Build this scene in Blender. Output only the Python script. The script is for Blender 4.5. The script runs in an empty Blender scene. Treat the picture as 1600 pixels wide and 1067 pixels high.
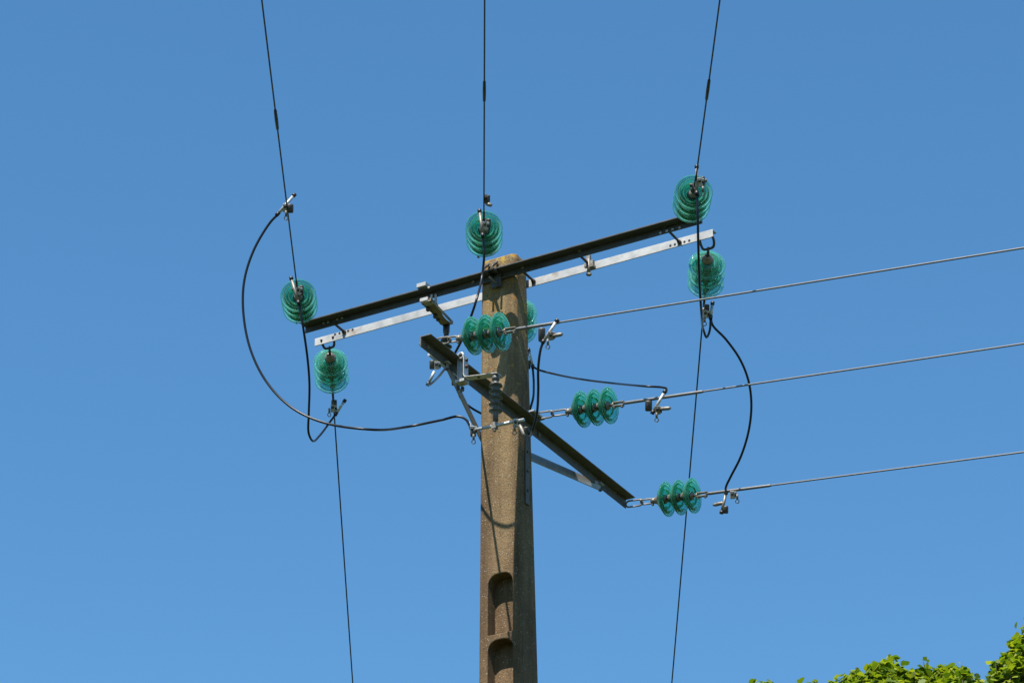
import bpy, bmesh, math, random
import numpy as np
from mathutils import Vector, Matrix

random.seed(7)
rng = np.random.default_rng(7)
R = math.radians
sc = bpy.context.scene

# ------------------------------------------------------------------ camera
F_PX, CX, CY = 5050.0, 800.0, 533.5            # focal length in photo pixels, photo centre
PITCH = R(28.0)
CAM = Vector((0, 0, 1.6))
cam = bpy.data.cameras.new("camera")
cam.sensor_width = 36.0
cam.lens = 36.0 * F_PX / 1600.0
cam.clip_start, cam.clip_end = 0.1, 5000
camo = bpy.data.objects.new("camera", cam)
sc.collection.objects.link(camo)
camo.location = CAM
camo.rotation_euler = (R(90) + PITCH, 0, 0)
sc.camera = camo

# ------------------------------------------------------------------ the pole's own frame
AX = R(29.6)                                    # crossarm is turned this far, right end nearer
U = Vector((math.cos(AX), -math.sin(AX), 0))    # along the crossarm, to the right
W = Vector((math.sin(AX), math.cos(AX), 0))     # through the pole, away from the viewer
Z = Vector((0, 0, 1))
RIGHT = Vector((1, 0, 0))
FWD = Vector((0, math.cos(PITCH), math.sin(PITCH)))
UP = Vector((0, -math.sin(PITCH), math.cos(PITCH)))


def ray(px, py):
    return FWD * F_PX + RIGHT * (px - CX) + UP * (CY - py)


_r = ray(779, 460)
O = CAM + _r * (20.0 / _r.y)
O = Vector((O.x, O.y, 0))                       # front face of the pole, its middle


def at(px, py, w=None, u=None, Y=None, z=None):
    """The point of a sight line on a plane of the pole frame (metres)."""
    d = ray(px, py)
    if w is not None:
        t = (O + W * w - CAM).dot(W) / d.dot(W)
    elif u is not None:
        t = (O + U * u - CAM).dot(U) / d.dot(U)
    elif Y is not None:
        t = (Y - CAM.y) / d.y
    else:
        t = (z - CAM.z) / d.z
    return CAM + d * t


def L(u, w, z):
    return O + U * u + W * w + Z * z


def uvw(p):
    q = p - O
    return q.dot(U), q.dot(W), q.z


# ------------------------------------------------------------------ light, sky, exposure
SUN_EL = R(61)
SUN_AZ = R(180 + 29.6 - 3)                          # clockwise from +Y
sd = Vector((math.sin(SUN_AZ) * math.cos(SUN_EL), math.cos(SUN_AZ) * math.cos(SUN_EL), math.sin(SUN_EL)))
sun = bpy.data.lights.new("sun", 'SUN')
sun.energy = 5.0
sun.angle = R(0.5)
sun.color = (1.0, 0.95, 0.87)
suno = bpy.data.objects.new("sun", sun)
sc.collection.objects.link(suno)
suno.rotation_euler = sd.to_track_quat('Z', 'Y').to_euler()
suno.location = (0, 0, 60)

world = bpy.data.worlds.new("World")
sc.world = world
world.use_nodes = True
wn = world.node_tree
for n in list(wn.nodes):
    wn.nodes.remove(n)
sky = wn.nodes.new('ShaderNodeTexSky')
sky.sky_type = 'NISHITA'
sky.sun_disc = False
sky.sun_elevation = SUN_EL
sky.sun_rotation = SUN_AZ
sky.altitude = 100
sky.air_density = 1.25
sky.dust_density = 0.2
sky.ozone_density = 10.0
bg = wn.nodes.new('ShaderNodeBackground')
bg.inputs['Strength'].default_value = 0.0955
wo = wn.nodes.new('ShaderNodeOutputWorld')
hs = wn.nodes.new('ShaderNodeHueSaturation')      # a slightly deeper blue, as the camera recorded it
hs.inputs['Saturation'].default_value = 1.085
hs.inputs['Hue'].default_value = 0.4905
hs.inputs['Value'].default_value = 0.975
wn.links.new(sky.outputs[0], hs.inputs['Color'])
wn.links.new(hs.outputs[0], bg.inputs[0])
wn.links.new(bg.outputs[0], wo.inputs[0])

sc.view_settings.view_transform = 'Standard'
sc.view_settings.look = 'None'
sc.view_settings.exposure = 0.80
sc.view_settings.gamma = 1.0
sc.render.engine = 'CYCLES'
sc.cycles.max_bounces = 24
sc.cycles.transmission_bounces = 24
sc.cycles.glossy_bounces = 8
sc.cycles.diffuse_bounces = 4
sc.cycles.caustics_reflective = False
sc.cycles.caustics_refractive = False


# ------------------------------------------------------------------ materials
def new_mat(name):
    m = bpy.data.materials.new(name)
    m.use_nodes = True
    nt = m.node_tree
    b = nt.nodes['Principled BSDF']
    return m, nt, b


def nodes(nt, typ, **kw):
    n = nt.nodes.new(typ)
    for k, v in kw.items():
        setattr(n, k, v)
    return n


def noise(nt, vec, scale, detail=4, rough=0.55):
    n = nt.nodes.new('ShaderNodeTexNoise')
    n.inputs['Scale'].default_value = scale
    n.inputs['Detail'].default_value = detail
    n.inputs['Roughness'].default_value = rough
    if vec is not None:
        nt.links.new(vec, n.inputs['Vector'])
    return n


def ramp(nt, fac, stops):
    r = nt.nodes.new('ShaderNodeValToRGB')
    cr = r.color_ramp
    while len(cr.elements) < len(stops):
        cr.elements.new(0.5)
    for e, (p, c) in zip(cr.elements, stops):
        e.position = p
        e.color = (*c, 1) if len(c) == 3 else c
    nt.links.new(fac, r.inputs[0])
    return r


def mixc(nt, fac, a, b, mode='MIX'):
    m = nt.nodes.new('ShaderNodeMix')
    m.data_type = 'RGBA'
    m.blend_type = mode
    for s, v in ((0, fac), (6, a), (7, b)):
        if hasattr(v, 'is_linked') or hasattr(v, 'links'):
            nt.links.new(v, m.inputs[s])
        else:
            m.inputs[s].default_value = v if s == 0 else (*v, 1)
    return m.outputs[2]


def bump(nt, b, h, strength, dist):
    n = nt.nodes.new('ShaderNodeBump')
    n.inputs['Strength'].default_value = strength
    n.inputs['Distance'].default_value = dist
    nt.links.new(h, n.inputs['Height'])
    nt.links.new(n.outputs[0], b.inputs['Normal'])


def metal_mat(name, c1, c2, rough=0.5, metallic=0.5, rust=None, rust_amt=0.5, scale=30):
    m, nt, b = new_mat(name)
    tc = nodes(nt, 'ShaderNodeTexCoord')
    n1 = noise(nt, tc.outputs['Object'], scale, 5, 0.65)
    col = ramp(nt, n1.outputs[0], [(0.3, c1), (0.7, c2)]).outputs[0]
    if rust:
        n2 = noise(nt, tc.outputs['Object'], scale * 0.45, 6, 0.7)
        f = ramp(nt, n2.outputs[0], [(rust_amt, (0, 0, 0)), (rust_amt + 0.12, (1, 1, 1))]).outputs[0]
        col = mixc(nt, f, col, rust)
    nt.links.new(col, b.inputs['Base Color'])
    b.inputs['Metallic'].default_value = metallic
    rr = ramp(nt, n1.outputs[0], [(0.2, (rough - .1,) * 3), (0.8, (rough + .15,) * 3)]).outputs[0]
    nt.links.new(rr, b.inputs['Roughness'])
    n3 = noise(nt, tc.outputs['Object'], scale * 5, 3, 0.6)
    bump(nt, b, n3.outputs[0], 0.15, 0.003)
    return m


M_GALV = metal_mat("galvanised_steel", (0.33, 0.33, 0.315), (0.50, 0.49, 0.465), 0.55, 0.25, (0.30, 0.22, 0.15), 0.60, 9)
M_DARK = metal_mat("shade_darkened_steel", (0.05, 0.05, 0.05), (0.09, 0.088, 0.085), 0.55, 0.3, (0.13, 0.085, 0.055), 0.60, 16)  # front beam's galvanised metal, with the shade under its flange put into the colour
M_BROWN = metal_mat("rusty_steel", (0.085, 0.078, 0.070), (0.145, 0.135, 0.122), 0.6, 0.25, (0.17, 0.10, 0.055), 0.56, 18)
M_CAP = metal_mat("cast_iron", (0.045, 0.042, 0.04), (0.10, 0.09, 0.08), 0.5, 0.4, (0.11, 0.06, 0.035), 0.56, 60)
M_FIT = metal_mat("weathered_fitting", (0.16, 0.14, 0.115), (0.32, 0.29, 0.24), 0.5, 0.5, (0.16, 0.10, 0.06), 0.56, 60)
M_ALU = metal_mat("aluminium_fitting", (0.36, 0.36, 0.35), (0.56, 0.55, 0.525), 0.4, 0.35, None, 0.5, 60)
M_WIRE = metal_mat("conductor_strand", (0.15, 0.15, 0.15), (0.19, 0.185, 0.18), 0.5, 0.5, None, 0.5, 40)
M_WIRE_SHADE = metal_mat("shade_darkened_conductor", (0.030, 0.030, 0.033), (0.055, 0.053, 0.05), 0.5, 0.4, None, 0.5, 40)  # wire metal darkened in its colour to stand for the backlit underside
M_GREYST = metal_mat("grey_flat_steel", (0.30, 0.305, 0.31), (0.42, 0.42, 0.42), 0.55, 0.35, (0.2, 0.16, 0.12), 0.66, 20)


def plain(name, col, rough, metallic=0.0, scale=40, var=0.25):
    m, nt, b = new_mat(name)
    tc = nodes(nt, 'ShaderNodeTexCoord')
    n1 = noise(nt, tc.outputs['Object'], scale, 4)
    c1 = tuple(c * (1 - var) for c in col)
    c2 = tuple(min(1, c * (1 + var)) for c in col)
    nt.links.new(ramp(nt, n1.outputs[0], [(0.3, c1), (0.7, c2)]).outputs[0], b.inputs['Base Color'])
    b.inputs['Roughness'].default_value = rough
    b.inputs['Metallic'].default_value = metallic
    return m


M_CABLE = plain("black_cable_sheath", (0.009, 0.0095, 0.011), 0.33)
M_CABLE.node_tree.nodes["Principled BSDF"].inputs["Specular IOR Level"].default_value = 0.3
M_BLACK = plain("black_plastic", (0.014, 0.014, 0.014), 0.45)
M_POLYMER = plain("grey_polymer", (0.095, 0.098, 0.10), 0.5, 0, 60, 0.2)
M_ROD = plain("dark_porcelain", (0.05, 0.055, 0.06), 0.35)


def glass_mat():
    m, nt, b = new_mat("teal_glass")
    b.inputs['Base Color'].default_value = (0.86, 1.0, 0.97, 1)
    b.inputs['Transmission Weight'].default_value = 1.0
    b.inputs['IOR'].default_value = 1.5
    b.inputs['Roughness'].default_value = 0.025
    df = nodes(nt, 'ShaderNodeBsdfDiffuse')                      # milky share imitates the glow of sunlight scattered inside the glass
    tc = nodes(nt, 'ShaderNodeTexCoord')
    n1 = noise(nt, tc.outputs['Object'], 14, 3)
    nt.links.new(ramp(nt, n1.outputs[0], [(0.3, (0.22, 0.74, 0.56)), (0.7, (0.32, 0.82, 0.66))]).outputs[0], df.inputs['Color'])
    tl = nodes(nt, 'ShaderNodeBsdfTranslucent')
    tl.inputs['Color'].default_value = (0.32, 0.98, 0.72, 1)
    md = nodes(nt, 'ShaderNodeMixShader')
    md.inputs[0].default_value = 0.5
    nt.links.new(df.outputs[0], md.inputs[1])
    nt.links.new(tl.outputs[0], md.inputs[2])
    mx = nodes(nt, 'ShaderNodeMixShader')
    mx.inputs[0].default_value = 0.24
    nt.links.new(b.outputs[0], mx.inputs[1])
    nt.links.new(md.outputs[0], mx.inputs[2])
    ab = nodes(nt, 'ShaderNodeVolumeAbsorption')                 # thick rims and ribs come out deeper
    ab.inputs['Color'].default_value = (0.05, 0.86, 0.69, 1)
    ab.inputs['Density'].default_value = 66
    out = nt.nodes['Material Output']
    nt.links.new(mx.outputs[0], out.inputs['Surface'])
    nt.links.new(ab.outputs[0], out.inputs['Volume'])
    return m


M_GLASS = glass_mat()


def concrete_mat():
    m, nt, b = new_mat("weathered_concrete")
    tc = nodes(nt, 'ShaderNodeTexCoord')
    ob = tc.outputs['Object']
    big = noise(nt, ob, 2.2, 5, 0.6)
    mp = nodes(nt, 'ShaderNodeMapping')
    mp.inputs['Scale'].default_value = (9, 9, 0.8)
    nt.links.new(ob, mp.inputs[0])
    streak = noise(nt, mp.outputs[0], 1.0, 5, 0.6)
    fine = noise(nt, ob, 85, 4, 0.7)
    col = ramp(nt, big.outputs[0], [(0.25, (0.150, 0.108, 0.062)), (0.55, (0.20, 0.148, 0.085)), (0.8, (0.25, 0.195, 0.118))]).outputs[0]
    st = ramp(nt, streak.outputs[0], [(0.34, (0.66, 0.62, 0.58)), (0.60, (1.13, 1.11, 1.07))]).outputs[0]
    col = mixc(nt, 1.0, col, st, 'MULTIPLY')
    fi = ramp(nt, fine.outputs[0], [(0.32, (0.70, 0.67, 0.63)), (0.5, (1, 1, 1)), (0.68, (1.22, 1.20, 1.15))]).outputs[0]
    col = mixc(nt, 0.9, col, fi, 'MULTIPLY')
    # browner, dirtier lower down; yellowish and cleaner near the top
    sp0 = nodes(nt, 'ShaderNodeSeparateXYZ')
    nt.links.new(ob, sp0.inputs[0])
    wob = nodes(nt, 'ShaderNodeMath', operation='MULTIPLY_ADD')
    nt.links.new(streak.outputs[0], wob.inputs[0]); wob.inputs[1].default_value = 1.6
    nt.links.new(sp0.outputs['Z'], wob.inputs[2])
    mr = nodes(nt, 'ShaderNodeMapRange')
    mr.inputs['From Min'].default_value = POLE_TOP - 2.0
    mr.inputs['From Max'].default_value = POLE_TOP + 0.6
    nt.links.new(wob.outputs[0], mr.inputs['Value'])
    tint = mixc(nt, mr.outputs[0], (0.82, 0.72, 0.68), (1.22, 1.20, 1.08))
    col = mixc(nt, 1.0, col, tint, 'MULTIPLY')
    # large dark blotches of algae and soot
    bl = noise(nt, ob, 5.5, 6, 0.65)
    blf = ramp(nt, bl.outputs[0], [(0.52, (1, 1, 1)), (0.70, (0.78, 0.76, 0.73))]).outputs[0]
    col = mixc(nt, 1.0, col, blf, 'MULTIPLY')
    # pale exposed grains and dark pits
    v = nodes(nt, 'ShaderNodeTexVoronoi')
    v.inputs['Scale'].default_value = 70
    nt.links.new(ob, v.inputs['Vector'])
    sel = noise(nt, ob, 24, 2)
    g = nodes(nt, 'ShaderNodeMath', operation='LESS_THAN')
    nt.links.new(v.outputs['Distance'], g.inputs[0]); g.inputs[1].default_value = 0.24
    g2 = nodes(nt, 'ShaderNodeMath', operation='GREATER_THAN')
    nt.links.new(sel.outputs[0], g2.inputs[0]); g2.inputs[1].default_value = 0.54
    gm = nodes(nt, 'ShaderNodeMath', operation='MULTIPLY')
    nt.links.new(g.outputs[0], gm.inputs[0]); nt.links.new(g2.outputs[0], gm.inputs[1])
    gs = nodes(nt, 'ShaderNodeMath', operation='MULTIPLY')
    nt.links.new(gm.outputs[0], gs.inputs[0]); gs.inputs[1].default_value = 0.6
    col = mixc(nt, gs.outputs[0], col, (0.46, 0.41, 0.33))
    v2 = nodes(nt, 'ShaderNodeTexVoronoi')
    v2.inputs['Scale'].default_value = 28
    nt.links.new(ob, v2.inputs['Vector'])
    g3 = nodes(nt, 'ShaderNodeMath', operation='LESS_THAN')
    nt.links.new(v2.outputs['Distance'], g3.inputs[0]); g3.inputs[1].default_value = 0.13
    col = mixc(nt, g3.outputs[0], col, (0.07, 0.055, 0.04))
    # orange and yellow lichen, mostly near the top of the pole
    sep = nodes(nt, 'ShaderNodeSeparateXYZ')
    nt.links.new(ob, sep.inputs[0])
    hz = nodes(nt, 'ShaderNodeMapRange')
    hz.inputs['From Min'].default_value = POLE_TOP - 1.7
    hz.inputs['From Max'].default_value = POLE_TOP
    hz.inputs['To Min'].default_value = 0.0
    hz.inputs['To Max'].default_value = 0.16
    nt.links.new(sep.outputs['Z'], hz.inputs['Value'])
    ln = noise(nt, ob, 17, 5, 0.7)
    la = nodes(nt, 'ShaderNodeMath', operation='ADD')
    nt.links.new(ln.outputs[0], la.inputs[0]); nt.links.new(hz.outputs[0], la.inputs[1])
    lf = ramp(nt, la.outputs[0], [(0.66, (0, 0, 0)), (0.74, (0.9, 0.9, 0.9))]).outputs[0]
    hue = noise(nt, ob, 5, 2)
    lc = ramp(nt, hue.outputs[0], [(0.4, (0.30, 0.13, 0.02)), (0.6, (0.38, 0.27, 0.05))]).outputs[0]
    col = mixc(nt, lf, col, lc)
    nt.links.new(col, b.inputs['Base Color'])
    b.inputs['Roughness'].default_value = 0.9
    b.inputs['Specular IOR Level'].default_value = 0.25
    ad = nodes(nt, 'ShaderNodeMath', operation='ADD')
    nt.links.new(fine.outputs[0], ad.inputs[0]); nt.links.new(big.outputs[0], ad.inputs[1])
    bump(nt, b, ad.outputs[0], 0.6, 0.013)
    return m


def leaf_mat(name, lo, mid, hi):
    m, nt, b = new_mat(name)
    geo = nodes(nt, 'ShaderNodeNewGeometry')
    col = ramp(nt, geo.outputs['Random Per Island'], [(0.0, lo), (0.5, mid), (1.0, hi)]).outputs[0]
    nt.links.new(col, b.inputs['Base Color'])
    b.inputs['Roughness'].default_value = 0.55
    b.inputs['Specular IOR Level'].default_value = 0.25
    tr = nodes(nt, 'ShaderNodeBsdfTranslucent')
    tcol = mixc(nt, 1.0, col, (1.5, 1.6, 0.5), 'MULTIPLY')
    nt.links.new(tcol, tr.inputs['Color'])
    ms = nodes(nt, 'ShaderNodeMixShader')
    ms.inputs[0].default_value = 0.4
    nt.links.new(b.outputs[0], ms.inputs[1])
    nt.links.new(tr.outputs[0], ms.inputs[2])
    out = nt.nodes['Material Output']
    nt.links.new(ms.outputs[0], out.inputs['Surface'])
    return m


# ------------------------------------------------------------------ mesh builder and object helpers
class MB:
    def __init__(self):
        self.v, self.f, self.sm = [], [], []

    def add(self, vs, fs, smooth=False):
        o = len(self.v)
        self.v += [tuple(v) for v in vs]
        self.f += [tuple(i + o for i in f) for f in fs]
        self.sm += [smooth] * len(fs)
        return self

    def box(self, c, ax, ay, az, sx, sy, sz):
        vs = []
        for k in (-1, 1):
            for j in (-1, 1):
                for i in (-1, 1):
                    vs.append(c + ax * (i * sx / 2) + ay * (j * sy / 2) + az * (k * sz / 2))
        fs = [(0, 2, 3, 1), (4, 5, 7, 6), (0, 1, 5, 4), (2, 6, 7, 3), (0, 4, 6, 2), (1, 3, 7, 5)]
        return self.add(vs, fs)

    def bar(self, a, b, side, wd, th):
        """flat bar from a to b; wd is measured along side, th across it"""
        d = (b - a)
        ln = d.length
        d = d / ln
        s = (side - d * side.dot(d)).normalized()
        t = d.cross(s)
        return self.box((a + b) / 2, d, s, t, ln, wd, th)

    def tube(self, pts, r, seg=10, smooth_n=0, caps=True, radii=None):
        pts = [Vector(p) for p in pts]
        if smooth_n:
            P = [pts[0] * 2 - pts[1]] + pts + [pts[-1] * 2 - pts[-2]]
            out = []
            for i in range(1, len(P) - 2):
                p0, p1, p2, p3 = P[i - 1:i + 3]
                d01 = max((p1 - p0).length, 1e-6) ** .5
                d12 = max((p2 - p1).length, 1e-6) ** .5
                d23 = max((p3 - p2).length, 1e-6) ** .5
                m1 = ((p1 - p0) / d01 - (p2 - p0) / (d01 + d12) + (p2 - p1) / d12) * d12
                m2 = ((p2 - p1) / d12 - (p3 - p1) / (d12 + d23) + (p3 - p2) / d23) * d12
                for k in range(smooth_n):
                    t = k / smooth_n
                    t2, t3 = t * t, t * t * t
                    out.append(p1 * (2 * t3 - 3 * t2 + 1) + m1 * (t3 - 2 * t2 + t) + p2 * (-2 * t3 + 3 * t2) + m2 * (t3 - t2))
            out.append(pts[-1])
            pts = out
        n = len(pts)
        tang = [(pts[min(i + 1, n - 1)] - pts[max(i - 1, 0)]).normalized() for i in range(n)]
        ref = Vector((0, 0, 1)) if abs(tang[0].z) < 0.9 else Vector((1, 0, 0))
        nrm = (ref - tang[0] * ref.dot(tang[0])).normalized()
        vs, fs = [], []
        for i in range(n):
            nrm = (nrm - tang[i] * nrm.dot(tang[i])).normalized()
            bi = tang[i].cross(nrm)
            rr = radii[i] if radii else r
            for k in range(seg):
                a = 2 * math.pi * k / seg
                vs.append(pts[i] + (nrm * math.cos(a) + bi * math.sin(a)) * rr)
        for i in range(n - 1):
            for k in range(seg):
                k2 = (k + 1) % seg
                fs.append((i * seg + k, i * seg + k2, (i + 1) * seg + k2, (i + 1) * seg + k))
        self.add(vs, fs, True)
        if caps:
            o = len(self.v) - len(vs)
            self.f.append(tuple(o + k for k in reversed(range(seg)))); self.sm.append(False)
            self.f.append(tuple(o + (n - 1) * seg + k for k in range(seg))); self.sm.append(False)
        return self

    def lathe(self, prof, org=Vector((0, 0, 0)), axis=Vector((0, 0, 1)), seg=24, closed=False, smooth=True):
        axis = axis.normalized()
        ref = Vector((1, 0, 0)) if abs(axis.x) < 0.8 else Vector((0, 1, 0))
        e1 = (ref - axis * ref.dot(axis)).normalized()
        e2 = axis.cross(e1)
        vs, fs = [], []
        n = len(prof)
        for (r, h) in prof:
            for k in range(seg):
                a = 2 * math.pi * k / seg
                vs.append(org + axis * h + (e1 * math.cos(a) + e2 * math.sin(a)) * r)
        for i in range(n if closed else n - 1):
            j = (i + 1) % n
            for k in range(seg):
                k2 = (k + 1) % seg
                fs.append((i * seg + k, i * seg + k2, j * seg + k2, j * seg + k))
        o = len(self.v)
        self.add(vs, fs, smooth)
        if not closed:
            if prof[0][0] > 1e-4:
                self.f.append(tuple(o + k for k in reversed(range(seg)))); self.sm.append(False)
            if prof[-1][0] > 1e-4:
                self.f.append(tuple(o + (n - 1) * seg + k for k in range(seg))); self.sm.append(False)
        return self

    def cyl(self, a, b, r, seg=12):
        return self.tube([a, b], r, seg)

    def bolt(self, p, d, r=0.011, h=0.012, shank=0.0):
        """hexagonal head at p pointing along d"""
        d = d.normalized()
        self.lathe([(r, 0), (r, h * .8), (r * .8, h)], p, d, 6, smooth=False)
        if shank:
            self.tube([p + d * h, p + d * (h + shank)], r * .5, 8)
        return self

    def ring(self, c, n, r, t, seg=18, a0=0, a1=2 * math.pi):
        n = n.normalized()
        ref = Vector((0, 0, 1)) if abs(n.z) < 0.9 else Vector((1, 0, 0))
        e1 = (ref - n * ref.dot(n)).normalized()
        e2 = n.cross(e1)
        pts = [c + (e1 * math.cos(a0 + (a1 - a0) * k / seg) + e2 * math.sin(a0 + (a1 - a0) * k / seg)) * r for k in range(seg + 1)]
        return self.tube(pts, t, 8)

    def mesh(self, name, mat):
        me = bpy.data.meshes.new(name)
        me.from_pydata(self.v, [], self.f)
        me.polygons.foreach_set('use_smooth', self.sm)
        bm = bmesh.new()
        bm.from_mesh(me)
        bmesh.ops.recalc_face_normals(bm, faces=bm.faces)
        bm.to_mesh(me)
        bm.free()
        me.materials.append(mat)
        return me

    def build(self, name, mat, parent=None, bevel=0.0):
        """one mesh object; coordinates are world coordinates, made local to the thing's own base"""
        if parent is not None:
            inv = parent.matrix_basis.inverted()
            pp = parent.parent
            if pp is not None:
                inv = parent.matrix_basis.inverted() @ pp.matrix_basis.inverted()
            self.v = [tuple(inv @ Vector(v)) for v in self.v]
        o = bpy.data.objects.new(name, self.mesh(name, mat))
        sc.collection.objects.link(o)
        if parent is not None:
            o.parent = parent
        if bevel:
            md = o.modifiers.new("bevel", 'BEVEL')
            md.width = bevel
            md.segments = 2
            md.limit_method = 'ANGLE'
        return o


def tag(o, label=None, cat=None, group=None, kind=None):
    if label: o['label'] = label
    if cat: o['category'] = cat
    if group: o['group'] = group
    if kind: o['kind'] = kind
    return o


def thing(name, label, cat, loc, group=None, rot=None):
    o = bpy.data.objects.new(name, None)
    o.empty_display_size = 0.1
    sc.collection.objects.link(o)
    if rot is not None:
        o.matrix_basis = Matrix.Translation(loc) @ rot.to_4x4()
    else:
        o.matrix_basis = Matrix.Translation(loc)
    return tag(o, label, cat, group)


def put(name, me, parent, mtx=None):
    o = bpy.data.objects.new(name, me)
    sc.collection.objects.link(o)
    o.parent = parent
    if mtx is not None:
        o.matrix_basis = mtx
    return o


# ------------------------------------------------------------------ ground
def ground():
    m, nt, b = new_mat("meadow_grass")
    tc = nodes(nt, 'ShaderNodeTexCoord')
    n1 = noise(nt, tc.outputs['Object'], 0.15, 6)
    n2 = noise(nt, tc.outputs['Object'], 9, 6, 0.7)
    c = ramp(nt, n1.outputs[0], [(0.3, (0.03, 0.05, 0.014)), (0.7, (0.05, 0.06, 0.022))]).outputs[0]
    c2 = ramp(nt, n2.outputs[0], [(0.3, (0.6, 0.6, 0.6)), (0.7, (1.3, 1.3, 1.2))]).outputs[0]
    nt.links.new(mixc(nt, 1.0, c, c2, 'MULTIPLY'), b.inputs['Base Color'])
    b.inputs['Roughness'].default_value = 0.9
    bump(nt, b, n2.outputs[0], 0.6, 0.05)
    mb = MB()
    N = 24
    vs, fs = [], []
    for j in range(N + 1):
        for i in range(N + 1):
            x = (i / N - .5) * 4000
            y = (j / N - .5) * 4000
            vs.append((x, y, 0))
    for j in range(N):
        for i in range(N):
            a = j * (N + 1) + i
            fs.append((a, a + 1, a + N + 2, a + N + 1))
    mb.add(vs, fs)
    o = mb.build("ground", m)
    tag(o, "green meadow ground around the pole", "ground", kind="structure")


ground()

# ------------------------------------------------------------------ concrete pole
POLE_TOP = at(790, 396.5, w=0.0).z
zA = at(780, 470, w=0.0).z                     # two heights where the widths were measured
zB = at(780, 1000, w=0.0).z
uLA, uRA = uvw(at(750.5, 470, w=0.0))[0], uvw(at(806, 470, w=0.0))[0]
uLB, uRB = uvw(at(746.5, 1000, w=0.0))[0], uvw(at(809, 1000, w=0.0))[0]
dA = uvw(at(826, 470, u=uRA))[1]
dB = uvw(at(841.5, 1000, u=uRB))[1]


def lerp_z(z, a, b):
    t = (z - zA) / (zB - zA)
    return a + (b - a) * t


def pole_sec(z):
    return lerp_z(z, uLA, uLB), lerp_z(z, uRA, uRB), lerp_z(z, dA, dB)


M_CONC = concrete_mat()


def make_pole():
    root = thing("concrete_pole", "tall tapered brown concrete utility pole with arched recesses in its front", "utility pole", O)
    ch = 0.022
    bm = bmesh.new()
    rings = []
    zs = [-1.0, 4, 8, POLE_TOP - 3, POLE_TOP - 2, POLE_TOP - 1, POLE_TOP - 0.5, POLE_TOP - 0.05, POLE_TOP - 0.012, POLE_TOP]
    inset = [0] * 7 + [0, 0.007, 0.022]
    for z, ins in zip(zs, inset):
        uL, uR, d = pole_sec(z)
        uL += ins; uR -= ins
        w0, w1 = ins, d - ins
        if w1 - w0 < 0.08:
            w1 = w0 + 0.08
        cs = [(uL + ch, w0), (uR - ch, w0), (uR, w0 + ch), (uR, w1 - ch), (uR - ch, w1), (uL + ch, w1), (uL, w1 - ch), (uL, w0 + ch)]
        rings.append([bm.verts.new(U * u + W * w + Z * z) for (u, w) in cs])
    for a, b in zip(rings, rings[1:]):
        for k in range(8):
            bm.faces.new((a[k], a[(k + 1) % 8], b[(k + 1) % 8], b[k]))
    bm.faces.new(list(reversed(rings[0])))
    bm.faces.new(rings[-1])
    bmesh.ops.recalc_face_normals(bm, faces=bm.faces)
    me = bpy.data.meshes.new("pole_shaft")
    bm.to_mesh(me)
    bm.free()
    o = bpy.data.objects.new("pole_shaft", me)
    sc.collection.objects.link(o)
    # arched recesses, cut one by one into the front face
    bm = bmesh.new()
    ztop = at(783, 893, w=0).z
    zbot = at(783, 990, w=0).z
    znext = at(783, 996, w=0).z
    per = ztop - znext
    h = ztop - zbot
    k = 0
    while ztop - k * per - h > 1.2:
        zt = ztop - k * per
        zb = zt - h
        uL, uR, d = pole_sec((zt + zb) / 2)
        wd = uR - uL
        a, b = uL + wd * 0.235, uR - wd * 0.115
        r = 0.075
        prof = [(a, zb), (b, zb)]
        for q in range(7):
            an = math.pi / 2 * q / 6
            prof.append((b - r + r * math.cos(an), zt - r + r * math.sin(an)))
        for q in range(7):
            an = math.pi / 2 + math.pi / 2 * q / 6
            prof.append((a + r + r * math.cos(an), zt - r + r * math.sin(an)))
        dep = 0.10
        f = [bm.verts.new(U * u + W * -0.2 + Z * z) for u, z in prof]
        mid = (a + b) / 2
        g = [bm.verts.new(U * (mid + (u - mid) * 0.94) + W * dep + Z * (z + (0.012 if z < zb + .01 else -0.01))) for u, z in prof]
        n = len(prof)
        for i in range(n):
            bm.faces.new((f[i], f[(i + 1) % n], g[(i + 1) % n], g[i]))
        bm.faces.new(list(reversed(f)))
        bm.faces.new(g)
        k += 1
    bmesh.ops.recalc_face_normals(bm, faces=bm.faces)
    cme = bpy.data.meshes.new("cut")
    bm.to_mesh(cme)
    bm.free()
    c = bpy.data.objects.new("cut", cme)
    sc.collection.objects.link(c)
    md = o.modifiers.new("cut", 'BOOLEAN')
    md.operation = 'DIFFERENCE'
    md.object = c
    md.solver = 'EXACT'
    bv = o.modifiers.new("soft", 'BEVEL')
    bv.width = 0.006
    bv.segments = 2
    bv.limit_method = 'ANGLE'
    bv.angle_limit = R(40)
    bpy.context.view_layer.update()
    dg = bpy.context.evaluated_depsgraph_get()
    nm = bpy.data.meshes.new_from_object(o.evaluated_get(dg))
    o.modifiers.clear()
    o.data = nm
    nm.name = "pole_shaft"
    bpy.data.objects.remove(c)
    nm.materials.clear()
    nm.materials.append(M_CONC)
    o.parent = root
    # punched steel strip on the right hand face
    zc = at(826, 690, u=uRA).z
    z0, z1 = zc - 0.5, zc + 0.15
    mb = MB()
    uL, uR, d = pole_sec((z0 + z1) / 2)
    a = L(pole_sec(z0)[1] + .006, dA * .72, z0)
    b_ = L(pole_sec(z1)[1] + .006, dA * .72, z1)
    mb.bar(a, b_, W, 0.05, 0.008)
    s = mb.build("steel_strip", M_BROWN, root)
    for q in range(4):
        t = (q + .7) / 4.4
        MB().bolt(a + (b_ - a) * t + U * .004, U, 0.009, 0.008).build("bolt", M_CAP, s)
    return root


make_pole()


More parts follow.
